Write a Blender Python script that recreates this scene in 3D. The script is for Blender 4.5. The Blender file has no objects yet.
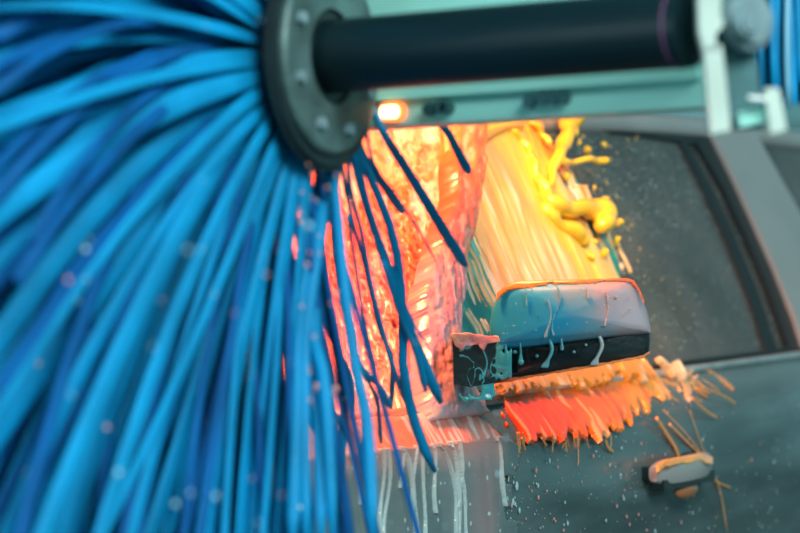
import bpy, bmesh, math, random
import numpy as np
from mathutils import Vector, Matrix
rnd = random.Random(7)
S = bpy.context.scene
COL = S.collection

# ------------------------------------------------------------------ camera
F = 2560.0
TH, PI_, RO = math.radians(58), math.radians(0.43), math.radians(1.86)
r0 = Vector((math.cos(TH), -math.sin(TH), 0)); d0 = Vector((math.sin(TH), math.cos(TH), 0)); Z = Vector((0, 0, 1))
D = d0 * math.cos(PI_) - Z * math.sin(PI_); u0 = Z * math.cos(PI_) + d0 * math.sin(PI_)
RT = r0 * math.cos(RO) - u0 * math.sin(RO); UP = u0 * math.cos(RO) + r0 * math.sin(RO)
CAM = Vector((0, 0, 1.2))
cd = bpy.data.cameras.new('camera'); cam = bpy.data.objects.new('camera', cd); COL.objects.link(cam)
m = Matrix((RT, UP, -D)).transposed().to_4x4(); m.translation = CAM; cam.matrix_world = m
cd.sensor_width = 36; cd.lens = F / 800 * 36; cd.clip_start = 0.05; cd.clip_end = 100
cd.dof.use_dof = True; cd.dof.focus_distance = 4.15; cd.dof.aperture_fstop = 2.6
S.camera = cam
S.view_settings.view_transform = 'Standard'; S.view_settings.look = 'None'
S.view_settings.gamma = 1; S.view_settings.use_curve_mapping = False
S.view_settings.exposure = 0.3

# ------------------------------------------------------------------ world and lights
w = bpy.data.worlds.new('World'); S.world = w; w.use_nodes = True
w.node_tree.nodes['Background'].inputs[0].default_value = (0.30, 0.72, 0.78, 1)
w.node_tree.nodes['Background'].inputs[1].default_value = 0.35


def light(name, kind, loc, target, energy, color, size=1.0, **k):
    l = bpy.data.lights.new(name, kind); l.energy = energy; l.color = color
    if kind == 'AREA':
        l.shape = 'RECTANGLE'; l.size = size; l.size_y = k.get('size_y', size); l.spread = math.radians(k.get('spread', 180))
    else:
        l.shadow_soft_size = size
    if kind == 'SPOT':
        l.spot_size = math.radians(k['angle']); l.spot_blend = k.get('blend', 0.5)
    o = bpy.data.objects.new(name, l); COL.objects.link(o)
    o.location = loc; o.rotation_euler = (Vector(target) - Vector(loc)).to_track_quat('-Z', 'Y').to_euler()
    return o


light('key_softbox', 'AREA', (0.6, -1.6, 3.6), (3.0, 2.2, 1.0), 215, (0.90, 1.0, 0.98), 2.6, size_y=1.6)  # added softbox key behind the camera, lights the brush from the front
light('entrance_light', 'AREA', (-0.8, 2.6, 2.0), (2.8, 2.1, 1.1), 36, (0.70, 0.95, 1.0), 1.8)
light('orange_windscreen_lamp', 'AREA', (3.28, 2.42, 2.30), (3.78, 2.25, 1.05), 17, (1.0, 0.25, 0.09), 0.5, size_y=0.25, spread=85)
light('amber_foam_fill', 'SPOT', (3.05, 1.45, 2.45), (4.16, 2.27, 1.25), 165, (1.0, 0.64, 0.32), 0.06, angle=20, blend=0.8)  # added spot with no fixture, brightens the yellow foam on the side window


# ------------------------------------------------------------------ helpers
def ray(px, py):
    return D + RT * ((px - 400) / F) + UP * ((266.5 - py) / F)


def at(px, py, dep):
    return CAM + ray(px, py) * dep


def hit(px, py, P, n):
    k = ray(px, py); n = Vector(n)
    return CAM + k * ((Vector(P) - CAM).dot(n) / k.dot(n))


def onX(px, py, X): return hit(px, py, (X, 0, 0), (1, 0, 0))
def onY(px, py, Y): return hit(px, py, (0, Y, 0), (0, 1, 0))


DOOR_P, DOOR_N = Vector((0, 2.09, 0.8)), Vector((0, -1, 0))
TB = 0.42
GL_P, GL_N = Vector((0, 2.15, 0.92)), Vector((0, -1, TB)).normalized()
SH_N = Vector((0, -(0.94 - 0.879), (2.15 - 2.09))).normalized(); SH_P = Vector((0, 2.09, 0.879))
A0 = Vector((3.60, 2.155, 0.93)); A1 = Vector((4.00, 2.36, 1.42))
WE = Vector((-0.15, 1, 0)).normalized()
WS_N = WE.cross((A1 - A0)).normalized()
if WS_N.x > 0: WS_N = -WS_N
WS_P = A0


def node_mat(name):
    m = bpy.data.materials.new(name); m.use_nodes = True
    nt = m.node_tree; return m, nt, nt.nodes['Principled BSDF'], nt.links


def mat(name, col, rough=0.5, metal=0.0, var=0.0, scale=20, bump=0.0, bscale=60, coat=0.0, spec=0.5, stretch=None, sub=0.0, col2=None):
    m, nt, b, L = node_mat(name)
    b.inputs['Base Color'].default_value = (*col, 1); b.inputs['Roughness'].default_value = rough
    b.inputs['Metallic'].default_value = metal; b.inputs['Coat Weight'].default_value = coat
    b.inputs['Coat Roughness'].default_value = 0.08; b.inputs['Specular IOR Level'].default_value = spec
    if sub:
        b.inputs['Subsurface Weight'].default_value = sub; b.inputs['Subsurface Radius'].default_value = (0.02, 0.012, 0.008)
        b.inputs['Subsurface Scale'].default_value = 0.5
    tc = nt.nodes.new('ShaderNodeTexCoord'); mp = nt.nodes.new('ShaderNodeMapping'); L.new(tc.outputs['Object'], mp.inputs[0])
    if stretch: mp.inputs['Scale'].default_value = stretch
    if var or col2:
        n = nt.nodes.new('ShaderNodeTexNoise'); n.inputs['Scale'].default_value = scale; n.inputs['Detail'].default_value = 5
        L.new(mp.outputs[0], n.inputs['Vector'])
        cr = nt.nodes.new('ShaderNodeValToRGB'); L.new(n.outputs['Fac'], cr.inputs[0])
        a = col if col2 else tuple(c * (1 - var) for c in col); c2 = col2 or tuple(min(1, c * (1 + var)) for c in col)
        cr.color_ramp.elements[0].color = (*a, 1); cr.color_ramp.elements[1].color = (*c2, 1)
        cr.color_ramp.elements[0].position = 0.32; cr.color_ramp.elements[1].position = 0.68
        L.new(cr.outputs[0], b.inputs['Base Color'])
    if bump:
        n2 = nt.nodes.new('ShaderNodeTexNoise'); n2.inputs['Scale'].default_value = bscale; n2.inputs['Detail'].default_value = 4
        L.new(mp.outputs[0], n2.inputs['Vector'])
        bp = nt.nodes.new('ShaderNodeBump'); bp.inputs['Strength'].default_value = bump; bp.inputs['Distance'].default_value = 0.004
        L.new(n2.outputs['Fac'], bp.inputs['Height']); L.new(bp.outputs[0], b.inputs['Normal'])
    return m


def emis(name, col, s):
    m, nt, b, L = node_mat(name)
    b.inputs['Base Color'].default_value = (*col, 1); b.inputs['Emission Color'].default_value = (*col, 1)
    b.inputs['Emission Strength'].default_value = s
    return m


M = {}
M['bristle'] = mat('bristle_blue', (0.0, 0.27, 0.56), 0.6, var=0.22, scale=7, bump=0.15, bscale=40, sub=0.15, spec=0.25)
M['bristle_shaded'] = mat('bristle_shaded_blue', (0.0, 0.10, 0.32), 0.65, var=0.3, scale=9, spec=.2)  # same bristles in darker blue: shade of the background strands put into the colour
M['rubber'] = mat('black_rubber', (0.006, 0.018, 0.022), 0.5, var=0.3, bump=0.2)
M['disc'] = mat('worn_grey_steel', (0.07, 0.13, 0.13), 0.5, 0.2, var=0.5, scale=14, bump=0.3)
M['shaft'] = mat('wet_black_tube', (0.003, 0.014, 0.018), 0.42, 0.0, var=0.5, scale=8, bump=0.8, bscale=22, stretch=(1, 0.12, 1), spec=.25)
M['steel'] = mat('pale_teal_steel', (0.33, 0.76, 0.67), 0.5, 0.0, var=0.16, scale=6, bump=0.2, stretch=(1, 0.2, 1))
M['steel_dark'] = mat('dark_teal_steel', (0.04, 0.13, 0.14), 0.5, 0.3, var=0.3)
M['plate'] = mat('pale_painted_plate', (0.46, 0.56, 0.50), 0.55, 0.0, var=0.12, scale=10)
M['bearing'] = mat('grey_bearing', (0.22, 0.33, 0.36), 0.45, 0.2, var=0.3)
M['purple'] = mat('purple_hose', (0.10, 0.028, 0.10), 0.6)
M['paint'] = mat('wet_grey_paint', (0.14, 0.205, 0.21), 0.27, 0.45, var=0.42, scale=3.2, stretch=(.9, 1, 4.5), bump=0.10, bscale=160, coat=0.7)
M['paint_frame'] = mat('grey_pillar_paint', (0.46, 0.45, 0.44), 0.42, 0.3, var=0.1, scale=5, bump=0.1, bscale=300, coat=0.4)
cm_, nt_, b_, L_ = node_mat('soapy_mirror_cap_reflection'); va_ = nt_.nodes.new('ShaderNodeVertexColor'); va_.layer_name = 'pigment'; L_.new(va_.outputs[0], b_.inputs['Base Color'])
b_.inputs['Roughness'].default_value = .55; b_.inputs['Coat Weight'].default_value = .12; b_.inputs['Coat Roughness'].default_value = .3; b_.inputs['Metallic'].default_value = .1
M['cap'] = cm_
M['black'] = mat('wet_black_plastic', (0.010, 0.016, 0.018), 0.25, 0.0, var=0.4, scale=25, bump=0.3, bscale=120, coat=0.4)
M['seal'] = mat('black_window_seal', (0.008, 0.014, 0.016), 0.45, 0, bump=0.2)
M['chrome'] = mat('wet_trim_metal', (0.50, 0.56, 0.57), 0.30, 0.6, var=0.2, scale=20)
M['seat'] = mat('dark_seat_cloth', (0.05, 0.07, 0.075), 0.8, var=0.3)
M['interior'] = mat('dark_car_cabin', (0.02, 0.03, 0.032), 0.8)
M['water'] = mat('water_bead', (0.45, 0.75, 0.85), 0.12, 0, coat=0.6)
M['concrete'] = mat('wet_bay_floor', (0.10, 0.15, 0.155), 0.3, 0, var=0.3, scale=3, bump=0.3)
M['wall'] = mat('dark_bay_wall', (0.02, 0.075, 0.085), 0.55, 0, var=0.3, scale=2, bump=0.2)
M['lamp_lens'] = emis('amber_lamp_lens', (1.0, 0.62, 0.22), 9)
M['lamp_rim'] = emis('orange_lamp_rim', (1.0, 0.16, 0.04), 1.6)
M['lamp_on'] = emis('orange_bar_lens', (1.0, 0.27, 0.07), 4)
M['yellow'] = mat('yellow_liquid_foam', (0.95, 0.50, 0.02), 0.18, 0, col2=(1.0, 0.66, 0.05), scale=14, coat=0.8, sub=0.25)

# foam: pigment from a colour attribute, wet gloss, fine bubbles
fm, nt, b, L = node_mat('coloured_foam')
ca = nt.nodes.new('ShaderNodeVertexColor'); ca.layer_name = 'pigment'; L.new(ca.outputs[0], b.inputs['Base Color'])
b.inputs['Roughness'].default_value = 0.28; b.inputs['Coat Weight'].default_value = 0.5; b.inputs['Coat Roughness'].default_value = 0.1
b.inputs['Subsurface Weight'].default_value = 0.15; b.inputs['Subsurface Radius'].default_value = (0.01, 0.006, 0.004); b.inputs['Subsurface Scale'].default_value = 0.4
tc = nt.nodes.new('ShaderNodeTexCoord'); nn = nt.nodes.new('ShaderNodeTexNoise'); nn.inputs['Scale'].default_value = 260; nn.inputs['Detail'].default_value = 3
L.new(tc.outputs['Object'], nn.inputs['Vector']); bp = nt.nodes.new('ShaderNodeBump'); bp.inputs['Strength'].default_value = 0.25; bp.inputs['Distance'].default_value = 0.002
L.new(nn.outputs['Fac'], bp.inputs['Height']); L.new(bp.outputs[0], b.inputs['Normal'])
M['foam'] = fm

# window glass: tinted, wet, glossy, seen through
gm = bpy.data.materials.new('tinted_wet_glass'); gm.use_nodes = True; nt = gm.node_tree; nt.nodes.remove(nt.nodes['Principled BSDF'])
out = nt.nodes['Material Output']; L = nt.links
tr = nt.nodes.new('ShaderNodeBsdfTransparent'); tr.inputs[0].default_value = (0.55, 0.62, 0.63, 1)
gl = nt.nodes.new('ShaderNodeBsdfGlossy'); gl.inputs[0].default_value = (0.9, 1, 1, 1); gl.inputs['Roughness'].default_value = 0.12
df = nt.nodes.new('ShaderNodeBsdfDiffuse'); df.inputs[0].default_value = (0.36, 0.345, 0.32, 1)
tc = nt.nodes.new('ShaderNodeTexCoord'); n1 = nt.nodes.new('ShaderNodeTexNoise'); n1.inputs['Scale'].default_value = 230; n1.inputs['Detail'].default_value = 2
n2 = nt.nodes.new('ShaderNodeTexNoise'); n2.inputs['Scale'].default_value = 6; n2.inputs['Detail'].default_value = 4
L.new(tc.outputs['Object'], n1.inputs['Vector']); L.new(tc.outputs['Object'], n2.inputs['Vector'])
mr = nt.nodes.new('ShaderNodeMapRange'); mr.inputs[1].default_value = 0.42; mr.inputs[2].default_value = 0.7; mr.inputs[3].default_value = 0.30; mr.inputs[4].default_value = 0.95
L.new(n1.outputs['Fac'], mr.inputs[0])
mu = nt.nodes.new('ShaderNodeMath'); mu.operation = 'MULTIPLY'; L.new(mr.outputs[0], mu.inputs[0]); L.new(n2.outputs['Fac'], mu.inputs[1])
mx = nt.nodes.new('ShaderNodeMixShader'); L.new(mu.outputs[0], mx.inputs[0]); L.new(tr.outputs[0], mx.inputs[1]); L.new(df.outputs[0], mx.inputs[2])
fr = nt.nodes.new('ShaderNodeFresnel'); fr.inputs[0].default_value = 1.5
mx2 = nt.nodes.new('ShaderNodeMixShader'); L.new(fr.outputs[0], mx2.inputs[0]); L.new(mx.outputs[0], mx2.inputs[1]); L.new(gl.outputs[0], mx2.inputs[2])
L.new(mx2.outputs[0], out.inputs[0])
M['glass'] = gm


def tag(o, label=None, cat=None, group=None, kind=None):
    if label: o['label'] = label
    if cat: o['category'] = cat
    if group: o['group'] = group
    if kind: o['kind'] = kind
    return o


def empty(name, loc, label=None, cat=None, group=None):
    o = bpy.data.objects.new(name, None); COL.objects.link(o); o.location = loc; o.empty_display_size = 0.05
    return tag(o, label, cat, group)


def wloc(p):
    v = Vector((0, 0, 0))
    while p is not None:
        v = v + p.location; p = p.parent
    return v


def finish(name, me, material, parent=None, smooth=True, sharp=None):
    me.materials.append(material if not isinstance(material, str) else M[material])
    if parent is None:
        c = Vector((0, 0, 0))
        if len(me.vertices):
            co = np.empty(len(me.vertices) * 3); me.vertices.foreach_get('co', co); co = co.reshape(-1, 3)
            c = Vector(((co[:, 0].min() + co[:, 0].max()) / 2, (co[:, 1].min() + co[:, 1].max()) / 2, co[:, 2].min()))
    else:
        c = wloc(parent)
    me.transform(Matrix.Translation(-c))
    if smooth:
        me.polygons.foreach_set('use_smooth', [True] * len(me.polygons))
        if sharp: me.set_sharp_from_angle(angle=math.radians(sharp))
    o = bpy.data.objects.new(name, me); COL.objects.link(o)
    if parent is None: o.location = c
    else: o.parent = parent
    return o


def from_bm(name, bm, material, parent=None, smooth=True, sharp=35, bevel=0, seg=2):
    if bevel:
        es = [e for e in bm.edges if len(e.link_faces) == 2 and e.calc_face_angle(0) > 0.5]
        bmesh.ops.bevel(bm, geom=es, offset=bevel, segments=seg, affect='EDGES', clamp_overlap=True)
    bmesh.ops.recalc_face_normals(bm, faces=bm.faces)
    me = bpy.data.meshes.new(name); bm.to_mesh(me); bm.free()
    return finish(name, me, material, parent, smooth, sharp)


def slab_bm(pts, ext, bm=None):
    """prism: polygon pts (world) extruded by vector ext"""
    bm = bm or bmesh.new()
    a = [bm.verts.new(p) for p in pts]; b_ = [bm.verts.new(Vector(p) + Vector(ext)) for p in pts]
    bm.faces.new(a); bm.faces.new(b_[::-1])
    n = len(a)
    for i in range(n): bm.faces.new([a[i], b_[i], b_[(i + 1) % n], a[(i + 1) % n]])
    return bm


def box_bm(lo, hi, bm=None):
    x0, y0, z0 = lo; x1, y1, z1 = hi
    return slab_bm([(x0, y0, z0), (x1, y0, z0), (x1, y1, z0), (x0, y1, z0)], (0, 0, z1 - z0), bm)


def cyl_bm(p, axis, r, h, n=40, bm=None, r2=None):
    bm = bm or bmesh.new()
    q = Vector(axis).normalized().to_track_quat('Z', 'Y').to_matrix().to_4x4(); q.translation = Vector(p) + Vector(axis).normalized() * h / 2
    bmesh.ops.create_cone(bm, cap_ends=True, segments=n, radius1=r, radius2=r if r2 is None else r2, depth=h, matrix=q)
    return bm


def tube(pts, radii, n=8, flat=1.0, nrm=None, verts=None, faces=None, cap=True):
    """adds a (flattened) tube to verts/faces lists"""
    base = len(verts); k = len(pts)
    pts = [Vector(p) for p in pts]
    nrm = Vector(nrm) if nrm is not None else D
    for i, p in enumerate(pts):
        t = (pts[min(i + 1, k - 1)] - pts[max(i - 1, 0)]).normalized()
        s = t.cross(nrm)
        if s.length < 1e-4: s = t.orthogonal()
        s.normalize(); q = s.cross(t).normalized()
        for j in range(n):
            a = 2 * math.pi * j / n
            verts.append(tuple(p + s * (math.cos(a) * radii[i]) + q * (math.sin(a) * radii[i] * flat)))
    for i in range(k - 1):
        for j in range(n):
            faces.append((base + i * n + j, base + i * n + (j + 1) % n, base + (i + 1) * n + (j + 1) % n, base + (i + 1) * n + j))
    if cap:
        faces.append(tuple(base + j for j in range(n))[::-1]); faces.append(tuple(base + (k - 1) * n + j for j in range(n)))


def mesh(name, verts, faces, material, parent=None, sharp=None):
    me = bpy.data.meshes.new(name); me.from_pydata(verts, [], faces); me.update()
    return finish(name, me, material, parent, True, sharp)


def catmull(P, n):
    P = [Vector(p) for p in P]; P = [P[0] * 2 - P[1]] + P + [P[-1] * 2 - P[-2]]; out = []
    segs = len(P) - 3
    for i in range(n):
        f = i / (n - 1) * segs; k = min(int(f), segs - 1); t = f - k
        a, b_, c, d_ = P[k:k + 4]
        out.append(0.5 * ((2 * b_) + (c - a) * t + (2 * a - 5 * b_ + 4 * c - d_) * t * t + (3 * b_ - a - 3 * c + d_) * t ** 3))
    return out


# numpy value noise
_T = np.random.RandomState(3).rand(256, 256)
def vn(x, y, s=0):
    x = x + s * 17.31; y = y + s * 9.77
    xi = np.floor(x).astype(int); yi = np.floor(y).astype(int); fx = x - xi; fy = y - yi
    fx = fx * fx * (3 - 2 * fx); fy = fy * fy * (3 - 2 * fy)
    g = lambda a, c: _T[a % 256, c % 256]
    return (g(xi, yi) * (1 - fx) + g(xi + 1, yi) * fx) * (1 - fy) + (g(xi, yi + 1) * (1 - fx) + g(xi + 1, yi + 1) * fx) * fy
def fbm(x, y, s=0, o=3):
    a = 0; w_ = 0.5
    for i in range(o):
        a = a + w_ * vn(x * 2 ** i, y * 2 ** i, s + i * 3); w_ /= 2
    return a / (1 - 0.5 ** o)
def sst(a, b_, x):
    t = np.clip((x - a) / (b_ - a), 0, 1); return t * t * (3 - 2 * t)
def inpoly(X, Y, poly):
    """signed-ish distance: >0 inside (pixels)"""
    ins = np.zeros(X.shape, bool); dist = np.full(X.shape, 1e9); n = len(poly)
    for i in range(n):
        x0, y0 = poly[i]; x1, y1 = poly[(i + 1) % n]
        c = ((y0 > Y) != (y1 > Y)) & (X < (x1 - x0) * (Y - y0) / ((y1 - y0) if y1 != y0 else 1e-9) + x0)
        ins ^= c
        t = np.clip(((X - x0) * (x1 - x0) + (Y - y0) * (y1 - y0)) / ((x1 - x0) ** 2 + (y1 - y0) ** 2), 0, 1)
        dist = np.minimum(dist, np.hypot(X - x0 - t * (x1 - x0), Y - y0 - t * (y1 - y0)))
    return np.where(ins, dist, -dist)


def ramp(t, stops):
    t = np.clip(t, stops[0][0], stops[-1][0]); xs = [s[0] for s in stops]
    return np.stack([np.interp(t, xs, [s[1][c] for s in stops]) for c in range(3)], -1)


def mixc(a, b_, t): return a * (1 - t[..., None]) + np.asarray(b_) * t[..., None]


def foam_sheet(name, parent, box, step, P, n, fn, base=0.0015, warp=None):
    """real foam layer lying on a plane of the car; fn gives thickness (m), pigment and a signed extent (> 0: foam)"""
    x0, y0, x1, y1 = box; xs = np.arange(x0, x1 + step, step); ys = np.arange(y0, y1 + step, step)
    X, Y = np.meshgrid(xs, ys); h, c, mk = fn(X, Y)
    ok = mk > 0
    q = ok[:-1, :-1] | ok[1:, :-1] | ok[:-1, 1:] | ok[1:, 1:]
    # pull the outer ring of vertices onto the contour
    pad = lambda A, v: np.pad(A, 1, constant_values=v)
    mp_, Xp, Yp = pad(mk, -9), pad(X, 0), pad(Y, 0); H, W = X.shape
    sx = np.zeros_like(X); sy = np.zeros_like(X); sw = np.zeros_like(X)
    for dy in (-1, 0, 1):
        for dx in (-1, 0, 1):
            if dx == 0 and dy == 0: continue
            mn = mp_[1 + dy:1 + dy + H, 1 + dx:1 + dx + W]; t = np.clip(-mk / np.maximum(mn - mk, 1e-9), 0, 1)
            wt = (mn > 0) * (1.0 if dx * dy == 0 else .35)
            sx += wt * dx * step * t; sy += wt * dy * step * t; sw += wt
    sel = (~ok) & (sw > 0)
    X = np.where(sel, X + sx / np.maximum(sw, 1e-9), X); Y = np.where(sel, Y + sy / np.maximum(sw, 1e-9), Y)
    h = np.where(ok, h, 0.0)
    K = np.array(D)[None, None] + np.array(RT) * ((X - 400) / F)[..., None] + np.array(UP) * ((266.5 - Y) / F)[..., None]
    n_ = np.array(Vector(n).normalized()); s = (np.array(Vector(P)) - np.array(CAM)) @ n_ / (K @ n_)
    if warp is not None: s = s + warp(X)
    V = np.array(CAM) + K * s[..., None] + n_ * (h + np.where(ok, base, -.001))[..., None]
    idx = np.arange(X.size).reshape(X.shape)
    fs = np.stack([idx[:-1, :-1][q], idx[1:, :-1][q], idx[1:, 1:][q], idx[:-1, 1:][q]], -1)
    used = np.unique(fs); rm = np.full(X.size, -1); rm[used] = np.arange(len(used)); fs = rm[fs]
    me = bpy.data.meshes.new(name); me.from_pydata(V.reshape(-1, 3)[used].tolist(), [], fs.tolist()); me.update()
    at_ = me.color_attributes.new('pigment', 'FLOAT_COLOR', 'POINT')
    cc = np.ones((len(used), 4)); cc[:, :3] = np.clip(c, 0, 1).reshape(-1, 3)[used]; at_.data.foreach_set('color', cc.ravel())
    o = finish(name, me, 'foam', parent); o['kind'] = 'stuff'
    return o


def streak(X, Y, ang, wl, ln, s=0, o=2):
    a = math.radians(ang); t = X * math.cos(a) + Y * math.sin(a); q = -X * math.sin(a) + Y * math.cos(a)
    q = q + 4 * (fbm(t / (ln * 0.9), q / 30, s + 5) - 0.5) * 2
    return fbm(t / ln, q / wl, s, o)


# ------------------------------------------------------------------ bay shell
def structure(name, bm, material):
    o = from_bm(name, bm, material, None, False); o['kind'] = 'structure'; return o
structure('floor', box_bm((-4, -4, -0.1), (11, 6, 0)), 'concrete')
structure('wall_back', box_bm((-4, 6, 0), (11, 6.2, 4.2)), 'wall')
structure('ceiling', box_bm((-4, 2.2, 4.2), (11, 6.2, 4.35)), 'wall')

# ------------------------------------------------------------------ car
car = empty('car', (3.6, 2.9, 0), 'dark grey wet car beside the blue brush, coated with orange and pink foam', 'car')
GY = lambda z: 2.15 + (z - 0.92) * TB           # glass plane y at height z
def G(X, z, off=0.0):                          # point on side-glass plane
    return Vector((X, GY(z), z)) + GL_N * off
# lower side panels
def side_panel(name, X0, X1, mname='paint'):
    prof = [(2.155, 0.942), (2.135, 0.935), (2.10, 0.893), (2.09, 0.877), (2.081, 0.84), (2.078, 0.80), (2.080, 0.72), (2.088, 0.62), (2.095, 0.48), (2.10, 0.36), (2.125, 0.28), (2.16, 0.26)]
    vs, fs = [], []
    n = 10
    for i in range(n + 1):
        X = X0 + (X1 - X0) * i / n
        ring = prof + [(y + 0.03, z_) for y, z_ in prof[::-1]]
        # rounded vertical ends of the panel give the recessed gap
        inset = 0.006 if i in (0, n) else 0
        for (y, z_) in ring: vs.append((X, y + inset, z_))
    k = len(prof) * 2
    for i in range(n):
        for j in range(k):
            fs.append((i * k + j, i * k + (j + 1) % k, (i + 1) * k + (j + 1) % k, (i + 1) * k + j))
    fs.append(tuple(range(k))[::-1]); fs.append(tuple(n * k + j for j in range(k)))
    return mesh(name, vs, fs, mname, car, 40)
def arc(cx, cz, rr, a0, a1, n): return [(cx + rr * math.cos(math.radians(a0 + (a1 - a0) * i / n)), cz + rr * math.sin(math.radians(a0 + (a1 - a0) * i / n))) for i in range(n + 1)]
Xf = onY(481, 462, 2.085).x      # fender / door joint
fender = side_panel('fender', 2.95, Xf - 0.0025)
door = side_panel('front_door', Xf + 0.0025, 5.05)
rdoor = side_panel('rear_door', 5.056, 6.0)
# hood, cowl
bm = bmesh.new()
rows = [(3.56, .912), (3.3, .912), (3.0, .90), (2.9, .88)]
g = [[bm.verts.new((x + 0.0 - 0.12 * math.sin(math.pi * j / 12) * (x < 3.0), 2.155 + 1.35 * j / 12, zz + 0.03 * math.sin(math.pi * j / 12))) for j in range(13)] for x, zz in rows]
for i in range(3):
    for j in range(12): bm.faces.new([g[i][j], g[i + 1][j], g[i + 1][j + 1], g[i][j + 1]])
geo = bmesh.ops.solidify(bm, geom=bm.faces[:], thickness=0.02)
from_bm('hood', bm, 'paint', car)
# windscreen pane on plane A0-A1, width along WE
ww = 1.32
def wsp(a, b_, off=0): return A0 + WE * (ww * a) + (A1 - A0) * b_ + WS_N * off
bm = bmesh.new()
g = [[bm.verts.new(wsp(i / 10, j / 6, 0.0)) for j in range(7)] for i in range(11)]
for i in range(10):
    for j in range(6): bm.faces.new([g[i][j], g[i + 1][j], g[i + 1][j + 1], g[i][j + 1]])
bmesh.ops.solidify(bm, geom=bm.faces[:], thickness=0.006)
from_bm('windscreen', bm, 'glass', car)
# A pillar, roof, side frame
def bar(name, pts, wdt, thick, mname, n=16, nrm=GL_N, parent=car):
    v, f = [], []; q = catmull(pts, n); tube(q, [wdt] * n, 10, thick / wdt, nrm, v, f); return mesh(name, v, f, mname, parent, 50)
bar('front_pillar', [A0 + Vector((0.0, 0, -.02)), A0.lerp(A1, .5) + Vector((0.0, -.0, 0)), A1 + Vector((0.01, 0, 0.01))], 0.020, 0.016, 'paint_frame')
zr = 1.425
roofpts = [(A1.x - 0.01, 2.362, 1.425), (4.5, 2.372, 1.438), (5.1, 2.37, 1.432), (6.0, 2.35, 1.40)]
bar('roof_rail', roofpts, 0.026, 0.022, 'paint_frame', 24)
bm = bmesh.new()
xs = [A1.x, 4.3, 4.7, 5.1, 5.6, 6.0]
g = [[bm.verts.new((x, 2.365 + 1.05 * j / 10, (1.44 if x < 5.5 else 1.415) + 0.05 * math.sin(math.pi * j / 10) + (0 if i else -.01))) for j in range(11)] for i, x in enumerate(xs)]
for i in range(5):
    for j in range(10): bm.faces.new([g[i][j], g[i + 1][j], g[i + 1][j + 1], g[i][j + 1]])
bmesh.ops.solidify(bm, geom=bm.faces[:], thickness=-0.02)
from_bm('roof', bm, 'paint_frame', car)
hg = lambda px, py: hit(px, py, GL_P, GL_N)
# front side glass outline
gpts = [hg(x, y) for x, y in [(458, 126), (520, 124), (600, 130), (660, 138), (700, 146)]] + [hg(733, 200), hg(762, 262), hg(790, 330)] + [G(5.12, 0.945), G(3.66, 0.945)]
gpts = [p - GL_N * 0.004 for p in gpts]
from_bm('front_side_window', slab_bm(gpts, GL_N * -0.005), 'glass', car, False)
def strip(name, line, w0, thick, off, mname, parent=car):
    """flat strip on the glass plane; line = [(px,py,halfwidth px)]"""
    L_ = []; R_ = []
    for i, (x, y, hw) in enumerate(line):
        a = line[max(i - 1, 0)]; c = line[min(i + 1, len(line) - 1)]; dx, dy = c[0] - a[0], c[1] - a[1]; l = math.hypot(dx, dy)
        L_.append(hg(x - dy / l * hw, y + dx / l * hw) + GL_N * off); R_.append(hg(x + dy / l * hw, y - dx / l * hw) + GL_N * off)
    bm = bmesh.new(); n = len(line); ext = GL_N * -thick
    a = [bm.verts.new(p) for p in L_]; b_ = [bm.verts.new(p) for p in R_]; c = [bm.verts.new(p + ext) for p in L_]; d_ = [bm.verts.new(p + ext) for p in R_]
    for i in range(n - 1):
        for q in ((a[i], b_[i], b_[i + 1], a[i + 1]), (c[i], c[i + 1], d_[i + 1], d_[i]), (a[i], a[i + 1], c[i + 1], c[i]), (b_[i], d_[i], d_[i + 1], b_[i + 1])): bm.faces.new(q)
    bm.faces.new((a[0], c[0], d_[0], b_[0])); bm.faces.new((a[-1], b_[-1], d_[-1], c[-1]))
    return from_bm(name, bm, mname, parent, True, 40, bevel=thick * 0.3)
strip('door_pillar', [(722, 128, 19), (744, 170, 20), (766, 213, 22), (790, 262, 24), (812, 312, 26), (832, 372, 27)], 0, 0.03, 0.020, 'paint_frame')
n1.inputs['Scale'].default_value = 420
strip('window_seal', [(700, 140, 8), (728, 186, 9), (752, 235, 10), (776, 292, 10), (800, 362, 10)], 0, 0.02, 0.010, 'seal')
strip('window_divider', [(682, 142, 3), (706, 188, 4), (730, 240, 4), (754, 300, 5), (774, 362, 5)], 0, 0.012, 0.004, 'seal')
strip('top_seal', [(452, 123, 3), (530, 121, 3), (600, 127, 4), (660, 135, 4), (704, 142, 5)], 0, 0.012, 0.004, 'seal')
from_bm('rear_side_window', slab_bm([hg(748, 146) - GL_N * .004, hg(800, 140) - GL_N * .004, G(5.9, 1.385), G(5.9, 0.95), G(5.42, 0.95)], GL_N * -0.005), 'glass', car, False)
# inside: cabin liner, seat, head rest
from_bm('cabin_floor', box_bm((3.7, 2.25, 0.45), (6.0, 3.4, 0.5)), 'interior', car, False)
from_bm('far_side_lining', box_bm((3.6, 3.44, 0.45), (6.0, 3.47, 1.40)), 'interior', car, False)
from_bm('rear_lining', box_bm((5.95, 2.3, 0.45), (5.98, 3.42, 1.38)), 'interior', car, False)
from_bm('dashboard', box_bm((3.66, 2.26, 0.62), (4.0, 3.36, 0.94)), 'interior', car, True, 40, bevel=.05)
for k, (yy) in enumerate((2.38, 2.98)):
    s = from_bm('car_seat', slab_bm([(4.95, yy, .45), (5.10, yy, .45), (5.26, yy, 1.10), (5.14, yy, 1.12)], (0, .42, 0)), 'seat', car, True, 40, bevel=.035, seg=3)
    from_bm('head_rest', slab_bm([(5.13, yy + .1, 1.15), (5.24, yy + .1, 1.15), (5.28, yy + .1, 1.32), (5.19, yy + .1, 1.33)], (0, .24, 0)), 'seat', s, True, 40, bevel=.03, seg=3)
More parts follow.
